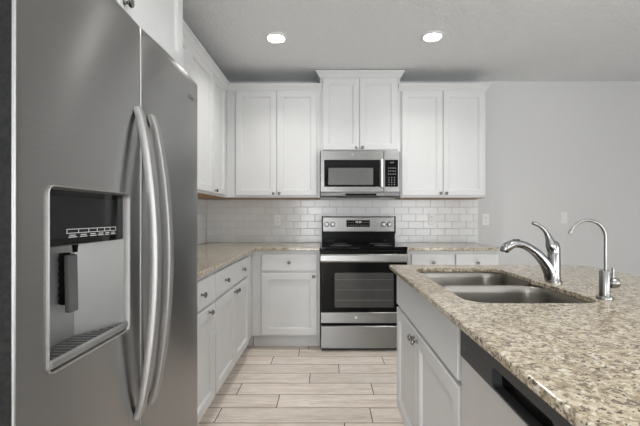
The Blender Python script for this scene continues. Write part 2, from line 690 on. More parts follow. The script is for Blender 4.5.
# ---- left run, wall cabinets
UX = -0.989
UL = UX - XL - 0.004
c = thing('wall_cabinet', 'white wall cabinet on the left wall hidden behind the over-fridge cabinet',
          'cabinet', (UX, 0, 0), PI / 2, 'white wall cabinets')
wall_body(c, 1.770, 2.170, UL, UZ0, UZ1)
add_door(c, 1.785, 2.155, 1.387, 2.400, [(2.125, KZ)])
c = thing('wall_cabinet', 'white wall cabinet on the left wall just past the top of the fridge',
          'cabinet', (UX, 0, 0), PI / 2, 'white wall cabinets')
wall_body(c, 2.172, 3.300, UL, UZ0, UZ1)
add_door(c, 2.187, 2.735, 1.387, 2.400, [(2.707, KZ)])
add_door(c, 2.745, 3.287, 1.387, 2.400, [(2.773, KZ)])
c = thing('wall_cabinet', 'white wall cabinet with one narrow door on the left wall, deepest in the corner',
          'cabinet', (UX, 0, 0), PI / 2, 'white wall cabinets')
wall_body(c, 3.302, 4.094, UL, UZ0, UZ1)
add_door(c, 3.315, 3.69, 1.387, 2.400, [(3.343, KZ)])

# ---- cabinet over the fridge
c = thing('wall_cabinet', 'white deep wall cabinet mounted over the top of the fridge',
          'cabinet', (-0.665, 0, 0), PI / 2, 'white wall cabinets')
wall_body(c, 0.66, 1.752, -0.665 - XL - 0.004, 1.820, UZ1)
add_door(c, 0.68, 1.197, 1.835, 2.400, [(1.170, 1.864)])
add_door(c, 1.205, 1.735, 1.835, 2.400, [(1.232, 1.864)])
# tall side panel closing the far side of the fridge bay
tag(MB().box(XL + 0.004, -0.66, 1.7535, 1.7635, 0.002, 1.8185, 0.001).build('side_panel', M['white']),
    'white upright panel between the fridge and the left base cabinets', 'panel')


# ---- crown mouldings
PROF = [(0.0, 0.0), (0.006, 0.0), (0.008, 0.010), (0.016, 0.016), (0.024, 0.030), (0.038, 0.044), (0.044, 0.046),
        (0.046, 0.054), (0.054, 0.056), (0.055, 0.070), (0.0, 0.070)]


def crown(path, z0, label, prof=PROF, sc=1.0):
    """sweep along the path; the outside is to the right of the travel direction"""
    n = len(path)
    P = [Vector((p[0], p[1])) for p in path]
    rings = []
    for i in range(n):
        offs = []
        if i > 0:
            d = (P[i] - P[i - 1]).normalized()
            offs.append(Vector((d.y, -d.x)))
        if i < n - 1:
            d = (P[i + 1] - P[i]).normalized()
            offs.append(Vector((d.y, -d.x)))
        if len(offs) == 2:
            m = (offs[0] + offs[1]).normalized()
            m = m / m.dot(offs[0])
        else:
            m = offs[0]
        rings.append([(P[i].x + m.x * a * sc, P[i].y + m.y * a * sc, z0 + b * 0.92) for a, b in prof])
    o = MB().loft(rings).build('crown_moulding', M['white'])
    return tag(o, label, 'moulding', 'crown mouldings')


E = 0.0015
crown([(-0.989 + E, 1.770), (-0.989 + E, UY - E), (-0.062, UY - E)], UZ1 - 0.006,
      'white crown moulding along the left wall cabinets and around the corner to the microwave cabinet', sc=0.8)
crown([(-0.0765 - E, YB - 0.01), (-0.0765 - E, UY - E), (0.7015 + E, UY - E), (0.7015 + E, YB - 0.01)], 2.532,
      'white short crown moulding atop the cabinet above the microwave, highest of all', sc=0.72)
crown([(0.686, UY - E), (1.535 + E, UY - E), (1.535 + E, YB - 0.004)], UZ1 - 0.006,
      'white crown moulding atop the wall cabinet right of the microwave', sc=0.8)
crown([(-0.665 + E, 0.66), (-0.665 + E, 1.752)], UZ1 - 0.006,
      'white crown moulding atop the deep cabinet over the fridge')


# ------------------------------------------------------------------ worktops
def slab(outline, z0, z1):
    mb = MB()
    mb.loft([[(x, y, z0) for x, y in outline], [(x, y, z1) for x, y in outline]])
    return mb


out = [(XL + 0.002, 1.766), (-0.637, 1.766), (-0.637, 3.445), (-0.0705, 3.445), (-0.0705, YB - 0.002), (XL + 0.002, YB - 0.002)]
o = slab(out, ZT, ZTOP).build('countertop', M['granite'])
bevel_mod(o, 0.006, 3)
tag(o, 'L-shaped speckled granite worktop running from the fridge round the corner to the range', 'countertop', 'granite worktops')
out = [(0.7015, 3.445), (1.548, 3.445), (1.548, YB - 0.002), (0.7015, YB - 0.002)]
o = slab(out, ZT, ZTOP).build('countertop', M['granite'])
bevel_mod(o, 0.006, 3)
tag(o, 'short speckled granite worktop against the back wall right of the range', 'countertop', 'granite worktops')

# island worktop with the sink opening
ZI = 0.888
IX0, IX1, IY0, IY1 = 0.350, 1.456, -0.25, 2.242
r = 0.06
out = [(IX0, IY0), (IX1, IY0)]
for k in range(9):
    a = PI / 2 * k / 8
    out.append((IX1 - 0.12 + 0.12 * math.cos(a), IY1 - 0.12 + 0.12 * math.sin(a)))
for k in range(5):
    a = PI / 2 + PI / 2 * k / 4
    out.append((IX0 + 0.012 + 0.012 * math.cos(a), IY1 - 0.012 + 0.012 * math.sin(a)))
isl = slab(out, ZI, ZTOP).build('countertop', M['granite'])
for (a, b_, c_, d_) in ((0.457, 0.905, 1.665, 2.100), (0.457, 0.903, 1.256, 1.722)):
    rr = rrect(a, b_, c_, d_, 0.085, 8)
    cut = MB().loft([[(x, y, 0.80) for x, y in rr], [(x, y, 1.0) for x, y in rr]]).build('cut', M['granite'])
    boolean(isl, cut)
cut = MB().box(0.457, 0.58, 1.60, 1.80, 0.80, 1.0).build('cut', M['granite'])
boolean(isl, cut)
bevel_mod(isl, 0.005, 3, 40)
tag(isl, 'large speckled beige granite island worktop in front, with the sink opening', 'countertop', 'granite worktops')


# ------------------------------------------------------------------ backsplash tiles
def backsplash(u0, u1, z0, z1, uoff=0.0):
    """tiles on the local plane y=0 facing -y; u along x"""
    mb = MB()
    bm = mb.bm
    sh = bm.faces.layers.float.new('shade')
    mb.box(u0, u1, -0.005, 0.0, z0, z1, mi=1)
    th, tw, g = 0.0748, 0.1512, 0.0022
    row = 0
    z = z0
    rnd = random.Random(int(abs(u0) * 100))
    while z < z1 - 0.004:
        x = u0 - tw * (1 + (row % 2) * 0.5) + uoff
        while x < u1:
            xa, xb = max(u0, x + g / 2), min(u1, x + tw - g / 2)
            za, zb = z + g / 2, min(z1, z + th - g / 2)
            if xb - xa > 0.006 and zb - za > 0.006:
                s = rnd.random()
                t = [rnd.uniform(-0.0002, 0.0002) for _ in range(4)]
                R = lambda i, yy, tt=(0, 0, 0, 0): [bm.verts.new((px, yy + q, pz)) for (px, pz), q in
                                                    zip(((xa + i, za + i), (xb - i, za + i), (xb - i, zb - i), (xa + i, zb - i)), tt)]
                r0, r1 = R(0, -0.0045), R(0, -0.0068)
                r2 = R(0.002, -0.0082, t)
                fs = []
                for p, q in ((r0, r1), (r1, r2)):
                    for i in range(4):
                        j = (i + 1) % 4
                        fs.append(bm.faces.new((p[i], p[j], q[j], q[i])))
                fs.append(bm.faces.new(r2))
                for f in fs:
                    f[sh] = s
            x += tw
        z += th
        row += 1
    return mb


o = backsplash(XL + 0.010, 1.575, ZTOP + 0.0005, 1.3655).build('tile_backsplash', [M['tile'], M['grout']], normals=False)
o.location = (0, YB - 0.0005, 0)
tag(o, 'glossy off-white subway tile backsplash on the back wall behind the range', 'backsplash', 'subway tile backsplashes')
o = backsplash(1.766, YB - 0.010, ZTOP + 0.0005, 1.3655, 0.03).build('tile_backsplash', [M['tile'], M['grout']], normals=False)
o.location = (XL + 0.0005, 0, 0)
o.rotation_euler = (0, 0, PI / 2)
tag(o, 'narrow strip of off-white subway tile backsplash on the left wall by the fridge', 'backsplash', 'subway tile backsplashes')


# ------------------------------------------------------------------ outlets
def outlet(x, z, y, label, switch=False):
    t = thing('wall_switch' if switch else 'power_outlet', label, 'switch' if switch else 'outlet', (x, y, z), 0,
              None if switch else 'power outlets')
    MB().box(-0.036, 0.036, -0.006, 0, -0.059, 0.059, 0.003, 2).build('cover_plate', M['plastic'], t)
    if switch:
        MB().box(-0.017, 0.017, -0.009, -0.0055, -0.034, 0.034, 0.002).build('rocker', M['plastic'], t)
    else:
        for s in (-0.02, 0.02):
            q = MB()
            rr = rrect(-0.0165, 0.0165, s - 0.0145, s + 0.0145, 0.010, 4)
            q.loft([[(a, -0.0055, b) for a, b in rr], [(a, -0.0078, b) for a, b in rr]])
            so = q.build('socket', M['plastic'], t)
            q = MB()
            q.box(-0.0075, -0.0050, -0.0083, -0.0075, s - 0.002, s + 0.007)
            q.box(0.0050, 0.0075, -0.0083, -0.0075, s - 0.002, s + 0.007)
            q.lathe([(0.0, 0.0), (0.0026, 0.0), (0.0026, 0.0008), (0, 0.0008)], (0, -0.0075, s - 0.008), (0, -1, 0), 10)
            q.build('slots', M['slot'], so)


TY = YB - 0.0095
outlet(-0.530, 1.148, TY, 'white power outlet on the tiles left of the range')
outlet(1.085, 1.160, TY, 'white power outlet on the tiles right of the range')
outlet(1.655, 1.152, YB - 0.001, 'white power outlet on the bare grey wall, just right of the tile edge')
outlet(2.478, 1.170, YB - 0.001, 'white rocker switch plate on the bare grey wall, behind the filter tap', True)


# ------------------------------------------------------------------ recessed lights
def can_light(x, y, label):
    t = thing('recessed_light', label, 'ceiling light', (x, y, ZC), 0, 'recessed ceiling lights')
    MB().lathe([(0.063, -0.001), (0.065, -0.010), (0.072, -0.016), (0.088, -0.009), (0.090, -0.0005), (0.063, -0.0005)], n=40).build('trim_ring', M['white_trim'], t)
    MB().lathe([(0.0, -0.008), (0.0625, -0.008), (0.0625, -0.002), (0.0, -0.002)], n=40).build('lamp_lens', M['lens'], t)
    area_light('lamp', (0, 0, -0.0175), (0, 0, 0), 0.122, 0.122, LAMP_W, (1.0, 0.98, 0.955), t, 'DISK', 2.2)


can_light(-0.411, 3.083, 'lit round recessed ceiling light, the left one of the two')
can_light(0.820, 3.060, 'lit round recessed ceiling light, the right one of the two')
can_light(-0.10, 0.75, 'lit round recessed ceiling light above the camera side of the aisle')
can_light(1.30, 0.75, 'lit round recessed ceiling light above the near part of the island')
can_light(0.6, -1.9, 'lit round recessed ceiling light in the room behind')

# ------------------------------------------------------------------ refrigerator
FRX = -0.540
FY0, FYS, FY1 = 0.679, 1.138, 1.637
FZ0, FZ1 = 0.065, 1.745
fr = thing('refrigerator', 'stainless steel side-by-side refrigerator with water dispenser on the left wall', 'refrigerator', (0, 0, 0))
b = MB()
b.box(-1.26, -0.632, FY0 + 0.004, FY1 - 0.004, 0.02, FZ1 - 0.012, 0.004)
b.box(-0.66, -0.60, FY0 + 0.01, FY1 - 0.01, 0.012, 0.058)
for yy in (FY0 + 0.06, FY1 - 0.1):
    b.box(-0.72, -0.68, yy, yy + 0.04, 0.001, 0.03)
    b.box(-1.2, -1.16, yy, yy + 0.04, 0.001, 0.03)
b.build('cabinet_body', M['fridge_side'], fr)
for yy in (FY0 + 0.02, FY1 - 0.12):
    MB().box(-0.70, -0.60, yy, yy + 0.10, FZ1 - 0.012, FZ1 + 0.008, 0.004).build('hinge_cover', M['charcoal'], fr)


def fridge_door(name, y0, y1, label=None):
    """slightly bowed front with rounded vertical edges, extruded along z"""
    prof = [(-0.628, y0), (-0.628, y1)]
    n = 40
    rad = 0.007
    pts = []
    W = y1 - y0
    bow = 0.006
    for k in range(6):
        a = PI / 2 * (1 - k / 5)
        pts.append((FRX - bow - rad + rad * math.cos(a), y1 - rad + rad * math.sin(a)))
    for k in range(1, n):
        u = k / n
        yy = y1 - rad - (W - 2 * rad) * u
        pts.append((FRX - bow + bow * (1 - (2 * u - 1) ** 2), yy))
    for k in range(6):
        a = -PI / 2 * (k / 5)
        pts.append((FRX - bow - rad + rad * math.cos(a), y0 + rad + rad * math.sin(a)))
    pts = [prof[0], prof[1]] + pts
    cx = -0.59
    cy = (y0 + y1) / 2

    def shrink(d):
        return [(cx + (x - cx) * (1 - d / 0.04), cy + (yy - cy) * (1 - d / (W / 2))) for x, yy in pts]
    rings = []
    zs = [(FZ0, 0.004), (FZ0 + 0.004, 0)] + [(FZ0 + 0.004 + (FZ1 - FZ0 - 0.012) * i / 70, 0) for i in range(1, 70)]
    for z, d in zs + [(FZ1 - 0.008, 0), (FZ1 - 0.002, 0.003), (FZ1, 0.008)]:
        rings.append([(x, yy, z) for x, yy in shrink(d)])
    mb = MB()
    mb.loft(rings, smooth=True)
    o = mb.build(name, [M['steel_fridge'], M['fridge_side']], fr)
    # dark painted sides and back behind the steel skin
    for p in o.data.polygons:
        c_ = p.center
        if c_.x < -0.60 or (abs(p.normal.y) > 0.97 and c_.x < FRX - 0.01) or abs(p.normal.z) > 0.9:
            p.material_index = 1
    return o


fd = fridge_door('freezer_door', FY0, FYS - 0.003)
gd = fridge_door('fridge_door', FYS + 0.003, FY1)
# dispenser opening
DY0, DY1, DZ0, DZ1 = 0.749, 1.064, 0.877, 1.254
rr = rrect(DY0 + 0.006, DY1 - 0.006, DZ0 + 0.006, DZ1 - 0.006, 0.014, 5)
cut = MB().loft([[(-0.70, a, z) for a, z in rr], [(-0.50, a, z) for a, z in rr]]).build('cut', M['steel_fridge'])
boolean(fd, cut)
# frame of the dispenser: a raised rounded ring
mb = MB()
ringo = lambda g, r_, x: [(x, a, z) for a, z in rrect(DY0 + g, DY1 - g, DZ0 + g, DZ1 - g, r_, 6)]
fx = -0.5385
rings = [ringo(0.002, 0.018, -0.548), ringo(0.0025, 0.0175, fx), ringo(0.004, 0.016, fx + 0.0010), ringo(0.0058, 0.0142, fx), ringo(0.0095, 0.0105, -0.553), ringo(0.0095, 0.0105, -0.60)]
mb.loft(rings, False, False, smooth=True)
fo = mb.build('dispenser_frame', M['steel_handle'], fd)
# control panel: glossy dark glass, upper part
PZ0 = 1.127
mb = MB()
rr = rrect(DY0 + 0.0095, DY1 - 0.0095, PZ0, DZ1 - 0.0095, 0.010, 5)
mb.loft([[(-0.60, a, z) for a, z in rr], [(-0.556, a, z) for a, z in rr], [(-0.5545, a * 0.996 + 0.004 * 0.913, z * 0.996 + 0.004 * 1.185) for a, z in rr]])
pn = mb.build('control_panel', M['black_gloss'], fd)
mb = MB()
mb.box(-0.5546, -0.5538, DY0 + 0.028, DY1 - 0.045, PZ0 + 0.016, DZ1 - 0.022, 0.0003)
mb.build('display_screen', M['display'], fd)
mb = MB()
yb = [0.826, 0.865, 0.902, 0.935, 0.966, 0.990, 1.018]
zt, zb_ = 1.1615, 1.1530
for a, b_ in zip(yb, yb[1:]):
    for z in (zt, zb_):
        mb.box(-0.5539, -0.5533, a, b_, z - 0.0006, z + 0.0006)
    mb.box(-0.5539, -0.5533, a, a + 0.0014, zb_, zt)
mb.box(-0.5539, -0.5533, yb[-1] - 0.0014, yb[-1], zb_, zt)
for i, (a, b_) in enumerate(zip(yb, yb[1:])):
    m_ = (a + b_) / 2
    w_ = (b_ - a) * 0.34
    for q, z in enumerate((1.1485, 1.1445)):
        x_ = m_ - w_ * (1.0 if q else 0.8)
        while x_ < m_ + w_ * (1.0 if q else 0.8):
            l_ = random.uniform(0.0018, 0.0035)
            mb.box(-0.5539, -0.5533, x_, x_ + l_, z - 0.0009, z + 0.0009)
            x_ += l_ + 0.0009
mb.build('button_legend', M['mark'], fd)
# cavity with slanted cheeks
mb = MB()
top, bot = PZ0 + 0.001, DZ0 + 0.0095
plan = [(-0.552, DY0 + 0.0095), (-0.618, 0.868), (-0.618, 0.950), (-0.552, DY1 - 0.0095)]
sm = []
for i in range(len(plan)):
    sm.append(plan[i])
rb = [mb.bm.verts.new((x, y_, bot)) for x, y_ in sm]
rt = [mb.bm.verts.new((x, y_, top)) for x, y_ in sm]
for i in range(3):
    mb.bm.faces.new((rb[i], rb[i + 1], rt[i + 1], rt[i]))
mb.bm.faces.new(rt)
mb.bm.faces.new(rb)
cv = mb.build('dispenser_recess', M['recess'], fd, normals=False)
md = cv.modifiers.new('thick', 'SOLIDIFY')
md.thickness = 0.001
# drip tray with grille
mb = MB()
pl = [(-0.5475, DY0 + 0.0098), (-0.5485, DY1 - 0.0098), (-0.615, 0.948), (-0.615, 0.870)]
mb.loft([[(x, y_, bot + 0.0006) for x, y_ in pl], [(x, y_, bot + 0.012) for x, y_ in pl]])
tr = mb.build('drip_tray', M['charcoal'], fd)
mb = MB()
for i in range(16):
    yy = 0.775 + i * 0.0185
    dpt = 0.055 if 0.868 < yy < 0.95 else (0.055 * max(0.0, (yy - 0.768) / 0.1) if yy <= 0.868 else 0.055 * max(0.0, (1.058 - yy) / 0.108))
    if dpt > 0.006:
        mb.box(-0.553 - dpt, -0.553, yy, yy + 0.009, bot + 0.012, bot + 0.0135)
mb.build('tray_grille', M['dark_grey'], fd)
mb = MB()
mb.box(-0.5505, -0.5405, DY0 + 0.012, DY1 - 0.012, bot + 0.0006, bot + 0.0185, 0.004, 2)
mb.build('tray_lip', M['steel_handle'], fd)
# paddle and nozzle
mb = MB()
mb.box(-0.007, 0.007, -0.015, 0.016, -0.066, 0.066, 0.004, 2)
pd = mb.build('dispenser_paddle', M['dark_grey'], fd)
pd.location = (-0.590, 0.896, 1.036)
pd.rotation_euler = (0, math.radians(-1), 0)
mb = MB()
mb.box(-0.6170, -0.6005, 0.892, 0.915, 0.985, 1.105, 0.003)
for i in range(7):
    mb.box(-0.612, -0.600, 0.886, 0.893, 0.99 + i * 0.016, 0.998 + i * 0.016)
mb.lathe([(0.0, 0), (0.005, 0), (0.007, 0.02), (0.0, 0.02)], (-0.590, 0.91, 1.106), n=14)
mb.build('paddle_bracket', M['black'], fd)


def fridge_handle(parent, yc):
    pts, rad = [], []
    z0, z1 = 0.620, 1.497
    n = 28
    mb = MB()
    rings = []
    for i in range(n + 1):
        u = i / n
        z = z0 + (z1 - z0) * u
        s = math.sin(PI * u) ** 0.7
        x = -0.540 + 0.052 * s
        dx = 0.011 + 0.003 * s
        hw = 0.0155 - 0.003 * (1 - s)
        rings.append([(x + px * dx * 0.9, yc + py * hw, z) for px, py in
                      [(math.copysign(abs(math.cos(t)) ** 0.33, math.cos(t)), math.copysign(abs(math.sin(t)) ** 0.33, math.sin(t)))
                       for t in [2 * PI * k / 16 for k in range(16)]]])
    mb.loft(rings, smooth=True)
    o = mb.build('handle', M['steel_handle'], parent)
    o['label'] = 'curved bright steel handle'
    return o


fridge_handle(fd, 1.103)
fridge_handle(gd, 1.190)
mb = MB()
for i in range(8):
    u = i / 8
    ya, yb_ = 1.510 + 0.060 * u, 1.510 + 0.060 * (u + 1 / 8) - 0.0018
    mb.box(FRX - 0.004, FRX + 0.0012, ya, yb_, 1.657 - (0.002 if i % 3 else 0.005), 1.664 + (0.003 if i in (0, 3, 5) else 0))
mb.build('logo_badge', M['steel_bright'], gd)

# ------------------------------------------------------------------ range
RX0, RX1 = -0.066, 0.6985
rg = thing('oven_range', 'stainless steel freestanding electric range with black glass cooktop against the back wall', 'range', (0, 0, 0))
b = MB()
b.box(RX0, RX1, 3.462, 4.075, 0.03, 0.893, 0.002)
b.box(RX0 + 0.01, RX1 - 0.01, 3.475, 4.05, 0.002, 0.032)
b.build('oven_body', M['black'], rg)
b = MB()
b.box(RX0 - 0.0015, RX1 + 0.0015, 3.432, 4.01, 0.8935, 0.919, 0.004, 2)
ck = b.build('cooktop', M['black_gloss'], rg)
for (x, y_, r_) in ((0.12, 3.60, 0.105), (0.51, 3.60, 0.085), (0.12, 3.85, 0.075), (0.51, 3.85, 0.105)):
    MB().lathe([(r_ - 0.002, 0), (r_, 0), (r_, 0.0004), (r_ - 0.002, 0.0004)], (x, y_, 0.9191), n=40).build('burner_ring', M['charcoal'], ck)
# backguard
b = MB()
b.box(RX0 + 0.002, RX1 - 0.010, 4.012, 4.085, 0.90, 1.186, 0.004)
b.box(RX0 + 0.010, RX1 - 0.010, 3.998, 4.014, 0.925, 0.955, 0.002)
b.build('backguard', M['black'], rg)
b = MB()
pr = [(4.012, 1.030), (3.986, 1.030), (3.986, 1.176), (3.998, 1.185), (4.012, 1.185)]
b.loft([[(RX0 + 0.012, y_, z) for y_, z in pr], [(RX1 - 0.018, y_, z) for y_, z in pr]])
cp = b.build('control_panel', M['steel'], rg)
bevel_mod(cp, 0.004, 3)
for s in (RX0 + 0.002, RX1 - 0.0195):
    MB().box(s, s + 0.011, 3.978, 4.012, 1.010, 1.188, 0.003).build('end_cap', M['black'], rg)
b = MB()
b.box(0.187, 0.428, 3.9848, 3.990, 1.078, 1.148, 0.002)
dp = b.build('display_panel', M['black_gloss'], rg)
b = MB()
for j in range(2):
    for i in range(9):
        if 3 <= i <= 5 and j == 1:
            continue
        b.box(0.203 + i * 0.025, 0.215 + i * 0.025, 3.9842, 3.9849, 1.094 + j * 0.027, 1.099 + j * 0.027)
b.build('button_marks', M['mark_dim'], rg)
b = MB()
for i, x in enumerate((0.283, 0.297, 0.315, 0.329)):
    b.box(x, x + 0.009, 3.9842, 3.9849, 1.121, 1.124)
    b.box(x, x + 0.009, 3.9842, 3.9849, 1.134, 1.137)
    b.box(x + 0.007, x + 0.009, 3.9842, 3.9849, 1.121, 1.137)
b.build('clock_digits', M['digits'], rg)
for x in (-0.012, 0.050, 0.566, 0.628):
    k_ = MB().lathe([(0.0, 0), (0.026, 0), (0.026, 0.004), (0.020, 0.008), (0.0185, 0.026), (0.016, 0.029), (0, 0.029)], (x, 3.9865, 1.106), (0, -1, 0.04), 24).build('control_knob', M['steel_bright'], rg)
    MB().box(x - 0.004, x + 0.004, 3.9525, 3.9585, 1.088, 1.126, 0.0015).build('knob_grip', M['steel_bright'], k_)
# handle and door
b = MB()
b.box(RX0 + 0.002, RX1 - 0.002, 3.425, 3.461, 0.7905, 0.8900, 0.003)
b.build('vent_trim', M['black'], rg)
b = MB()
b.box(RX0 + 0.002, RX1 - 0.002, 3.420, 3.461, 0.346, 0.789, 0.003)
dr = b.build('oven_door', M['black_gloss'], rg)
b = MB()
rr = rrect(0.058, 0.575, 0.388, 0.692, 0.008, 4)
b.loft([[(x, 3.4198, z) for x, z in rr], [(x, 3.4185, z) for x, z in rr]])
b.build('oven_window', M['oven_window'], dr)
b = MB()
for z in (0.45, 0.54, 0.63):
    b.box(0.062, 0.571, 3.4181, 3.4184, z, z + 0.0035)
b.build('rack_lines', M['recess_dim'], dr)
b = MB()
ho = []
for px, pz in ((-0.004, 0.788), (-0.010, 0.800), (-0.010, 0.846), (-0.004, 0.858), (0.010, 0.858), (0.014, 0.84), (0.014, 0.80), (0.010, 0.788)):
    ho.append((px, pz))
b.loft([[(RX0 + 0.001, 3.392 + p, z) for p, z in ho], [(RX1 - 0.001, 3.392 + p, z) for p, z in ho]])
for x in (RX0 + 0.06, RX1 - 0.09):
    b.box(x, x + 0.03, 3.402, 3.4245, 0.80, 0.845, 0.002)
hd = b.build('door_handle', M['steel_bright'], rg)
bevel_mod(hd, 0.002, 2)
b = MB()
b.box(RX0 + 0.002, RX1 - 0.002, 3.418, 3.461, 0.2500, 0.3445, 0.003)
b.build('door_trim', M['steel'], dr)
b = MB()
b.lathe([(0.0, 0), (0.0150, 0), (0.0150, 0.0015), (0.0125, 0.0022), (0.0, 0.0022)], (0.245, 3.4178, 0.301), (0, -1, 0), 28)
lg = b.build('logo_badge', M['dark_grey'], dr)
b = MB()
b.lathe([(0.0118, 0), (0.0132, 0), (0.0132, 0.0006), (0.0118, 0.0006)], (0.245, 3.4155, 0.301), (0, -1, 0), 28)
b.tube([(0.245 + 0.006 * math.cos(t), 3.4150, 0.301 + 0.006 * math.sin(t)) for t in [k * 0.5 for k in range(12)]], 0.0009, 6)
b.build('badge_ring', M['mark'], lg)
b = MB()
b.box(RX0 + 0.003, RX1 - 0.003, 3.418, 3.461, 0.028, 0.2250, 0.004)
b.build('storage_drawer', M['steel'], rg)

# ------------------------------------------------------------------ microwave
MX0, MX1, MZ0, MZ1, MY = -0.0712, 0.6820, 1.378, 1.8095, 3.700
mw = thing('microwave', 'stainless steel over-the-range microwave under the short wall cabinet', 'microwave', (0, 0, 0))
b = MB()
b.box(MX0 + 0.002, MX1 - 0.002, MY + 0.028, YB - 0.013, MZ0 + 0.006, MZ1, 0.002)
b.box(MX0 + 0.16, MX1 - 0.16, MY + 0.06, YB - 0.06, MZ0 - 0.003, MZ0 + 0.007)
b.build('microwave_body', M['charcoal'], mw)
b = MB()
XS = 0.5285
b.box(MX0, XS, MY, MY + 0.027, MZ0 + 0.040, MZ1, 0.003, 2)
dr = b.build('microwave_door', M['steel'], mw)
b = MB()
b.box(MX0, MX1, MY + 0.003, MY + 0.027, MZ0 + 0.002, MZ0 + 0.0385, 0.003, 2)
b.build('vent_grille', M['steel_low'], mw)
b = MB()
b.box(0.165, 0.46, MY + 0.001, MY + 0.0035, MZ0 + 0.006, MZ0 + 0.026)
b.build('vent_slot', M['black'], mw)
b = MB()
b.box(XS + 0.002, MX1, MY, MY + 0.027, MZ0 + 0.040, MZ1, 0.003, 2)
cpn = b.build('control_side', M['steel'], mw)
b = MB()
rr = rrect(-0.036, 0.492, 1.467, 1.723, 0.006, 3)
b.loft([[(x, MY + 0.001, z) for x, z in rr], [(x, MY - 0.0012, z) for x, z in rr]])
b.build('door_glass', M['black_gloss'], dr)
b = MB()
rr = rrect(0.004, 0.428, 1.486, 1.646, 0.005, 3)
b.loft([[(x, MY - 0.0010, z) for x, z in rr], [(x, MY - 0.0022, z) for x, z in rr]])
b.build('window_screen', M['micro_window'], dr)
b = MB()
b.box(0.498, 0.522, MY - 0.034, MY - 0.020, 1.462, 1.728, 0.005, 2)
b.box(0.503, 0.517, MY - 0.024, MY - 0.0002, 1.472, 1.490)
b.box(0.503, 0.517, MY - 0.024, MY - 0.0002, 1.700, 1.718)
b.build('handle', M['steel_polished'], dr)
b = MB()
rr = rrect(0.540, 0.664, 1.467, 1.723, 0.004, 3)
b.loft([[(x, MY + 0.001, z) for x, z in rr], [(x, MY - 0.0012, z) for x, z in rr]])
b.build('keypad', M['black'], cpn)
b = MB()
b.box(0.572, 0.636, MY - 0.0018, MY - 0.0010, 1.686, 1.708)
b.build('display_window', M['black_gloss'], cpn)
b = MB()
for i, x in enumerate((0.592, 0.600, 0.609, 0.617)):
    b.box(x, x + 0.005, MY - 0.0023, MY - 0.0017, 1.692, 1.702)
b.build('clock_digits', M['mark_dim'], cpn)
b = MB()
for j in range(4):
    for i in range(3):
        x, z = 0.574 + i * 0.026, 1.484 + j * 0.022
        b.box(x, x + 0.0075, MY - 0.0018, MY - 0.0011, z, z + 0.0075)
for j in range(3):
    for i in range(4):
        x, z = 0.570 + i * 0.0205, 1.585 + j * 0.028
        b.box(x, x + 0.011, MY - 0.0018, MY - 0.0011, z, z + 0.004)
        b.box(x + 0.002, x + 0.009, MY - 0.0018, MY - 0.0011, z + 0.007, z + 0.009)
b.build('key_marks', M['mark_dim'], cpn)
b = MB()
b.lathe([(0.0, 0), (0.011, 0), (0.011, 0.001), (0, 0.001)], (0.232, MY - 0.0001, 1.775), (0, -1, 0), 20)
b.build('logo_badge', M['steel_handle'], dr)

# ------------------------------------------------------------------ island
IFX = 0.405       # cabinet face plane, doors at 0.385
IYT = 2.200


def iy(y_):       # world y -> local x of pieces facing -X
    return IYT - y_


c = thing('base_cabinet', 'white island sink cabinet with a flat false drawer front over two doors', 'cabinet', (IFX, IYT, 0), -PI / 2, 'white base cabinets')
b = MB()
x1 = iy(1.125)
b.box(0, x1, 0, 0.020, 0.118, ZI - 0.0005)                       # face frame
b.box(0, 0.018, 0.020, 0.58, 0.118, ZI - 0.0005)                 # sides, open top for the bowls
b.box(x1 - 0.018, x1, 0.020, 0.58, 0.118, ZI - 0.0005)
b.box(0.018, x1 - 0.018, 0.565, 0.58, 0.118, ZI - 0.0005)
b.box(0.018, x1 - 0.018, 0.020, 0.565, 0.118, 0.136)
b.box(0, x1, 0.07, 0.58, 0.002, 0.1175)
b.build('cabinet_body', M['white'], c)
add_door(c, iy(2.186), iy(1.160), 0.700, 0.874, None, 'false_drawer_front', True)
add_door(c, iy(2.186), iy(1.711), 0.130, 0.682, [(iy(1.737), 0.650)])
add_door(c, iy(1.703), iy(1.150), 0.130, 0.682, [(iy(1.677), 0.650)])

# sink
sk = thing('kitchen_sink', 'stainless steel undermount double-bowl sink set in the island worktop', 'sink', (0, 0, 0))


def bowl(y0, y1, depth, name='bowl'):
    X0, X1 = 0.447, 0.915
    mb = MB()
    zt = ZI - 0.0015
    L = []

    def R(i, r_, z):
        L.append([(x, y_, z) for x, y_ in rrect(X0 + i, X1 - i, y0 + i, y1 - i, r_, 8)])
    R(-0.010, 0.100, zt - 0.001)
    R(-0.010, 0.100, zt)
    R(0.0, 0.090, zt)
    R(0.003, 0.088, zt - 0.006)
    R(0.006, 0.086, zt - 0.03)
    R(0.012, 0.082, zt - depth + 0.03)
    R(0.020, 0.076, zt - depth + 0.010)
    R(0.040, 0.060, zt - depth)
    for t in (0.3, 0.6, 0.9):
        cx, cy = (X0 + X1) / 2, (y0 + y1) / 2
        ring = L[7] if len(L) == 8 else L[7]
        L.append([(cx + (p[0] - cx) * (1 - t), cy + (p[1] - cy) * (1 - t), zt - depth - 0.004 * t) for p in L[7]])
    mb.loft(L, False, True, smooth=True)
    o = mb.build(name, M['steel_sink'], sk, normals=False)
    cx, cy = (X0 + X1) / 2, (y0 + y1) / 2
    mb = MB()
    mb.lathe([(0.0, 0.0), (0.030, 0.0), (0.040, 0.004), (0.044, 0.004), (0.045, 0.001), (0.045, -0.003), (0, -0.003)], (cx, cy, zt - depth + 0.001), n=28)
    mb.build('drain', M['chrome'], o)
    return o


bowl(1.709, 2.112, 0.20)
bowl(1.246, 1.687, 0.20)

# kitchen faucet
FXC, FYC = 0.953, 1.655


def fz(p, zy):
    return ZTOP + (385 - zy) * 0.00074


def fpt(zx, zy, y_=0.0):
    return ((zx - 335) * 0.00074, y_, (385 - zy) * 0.00074)


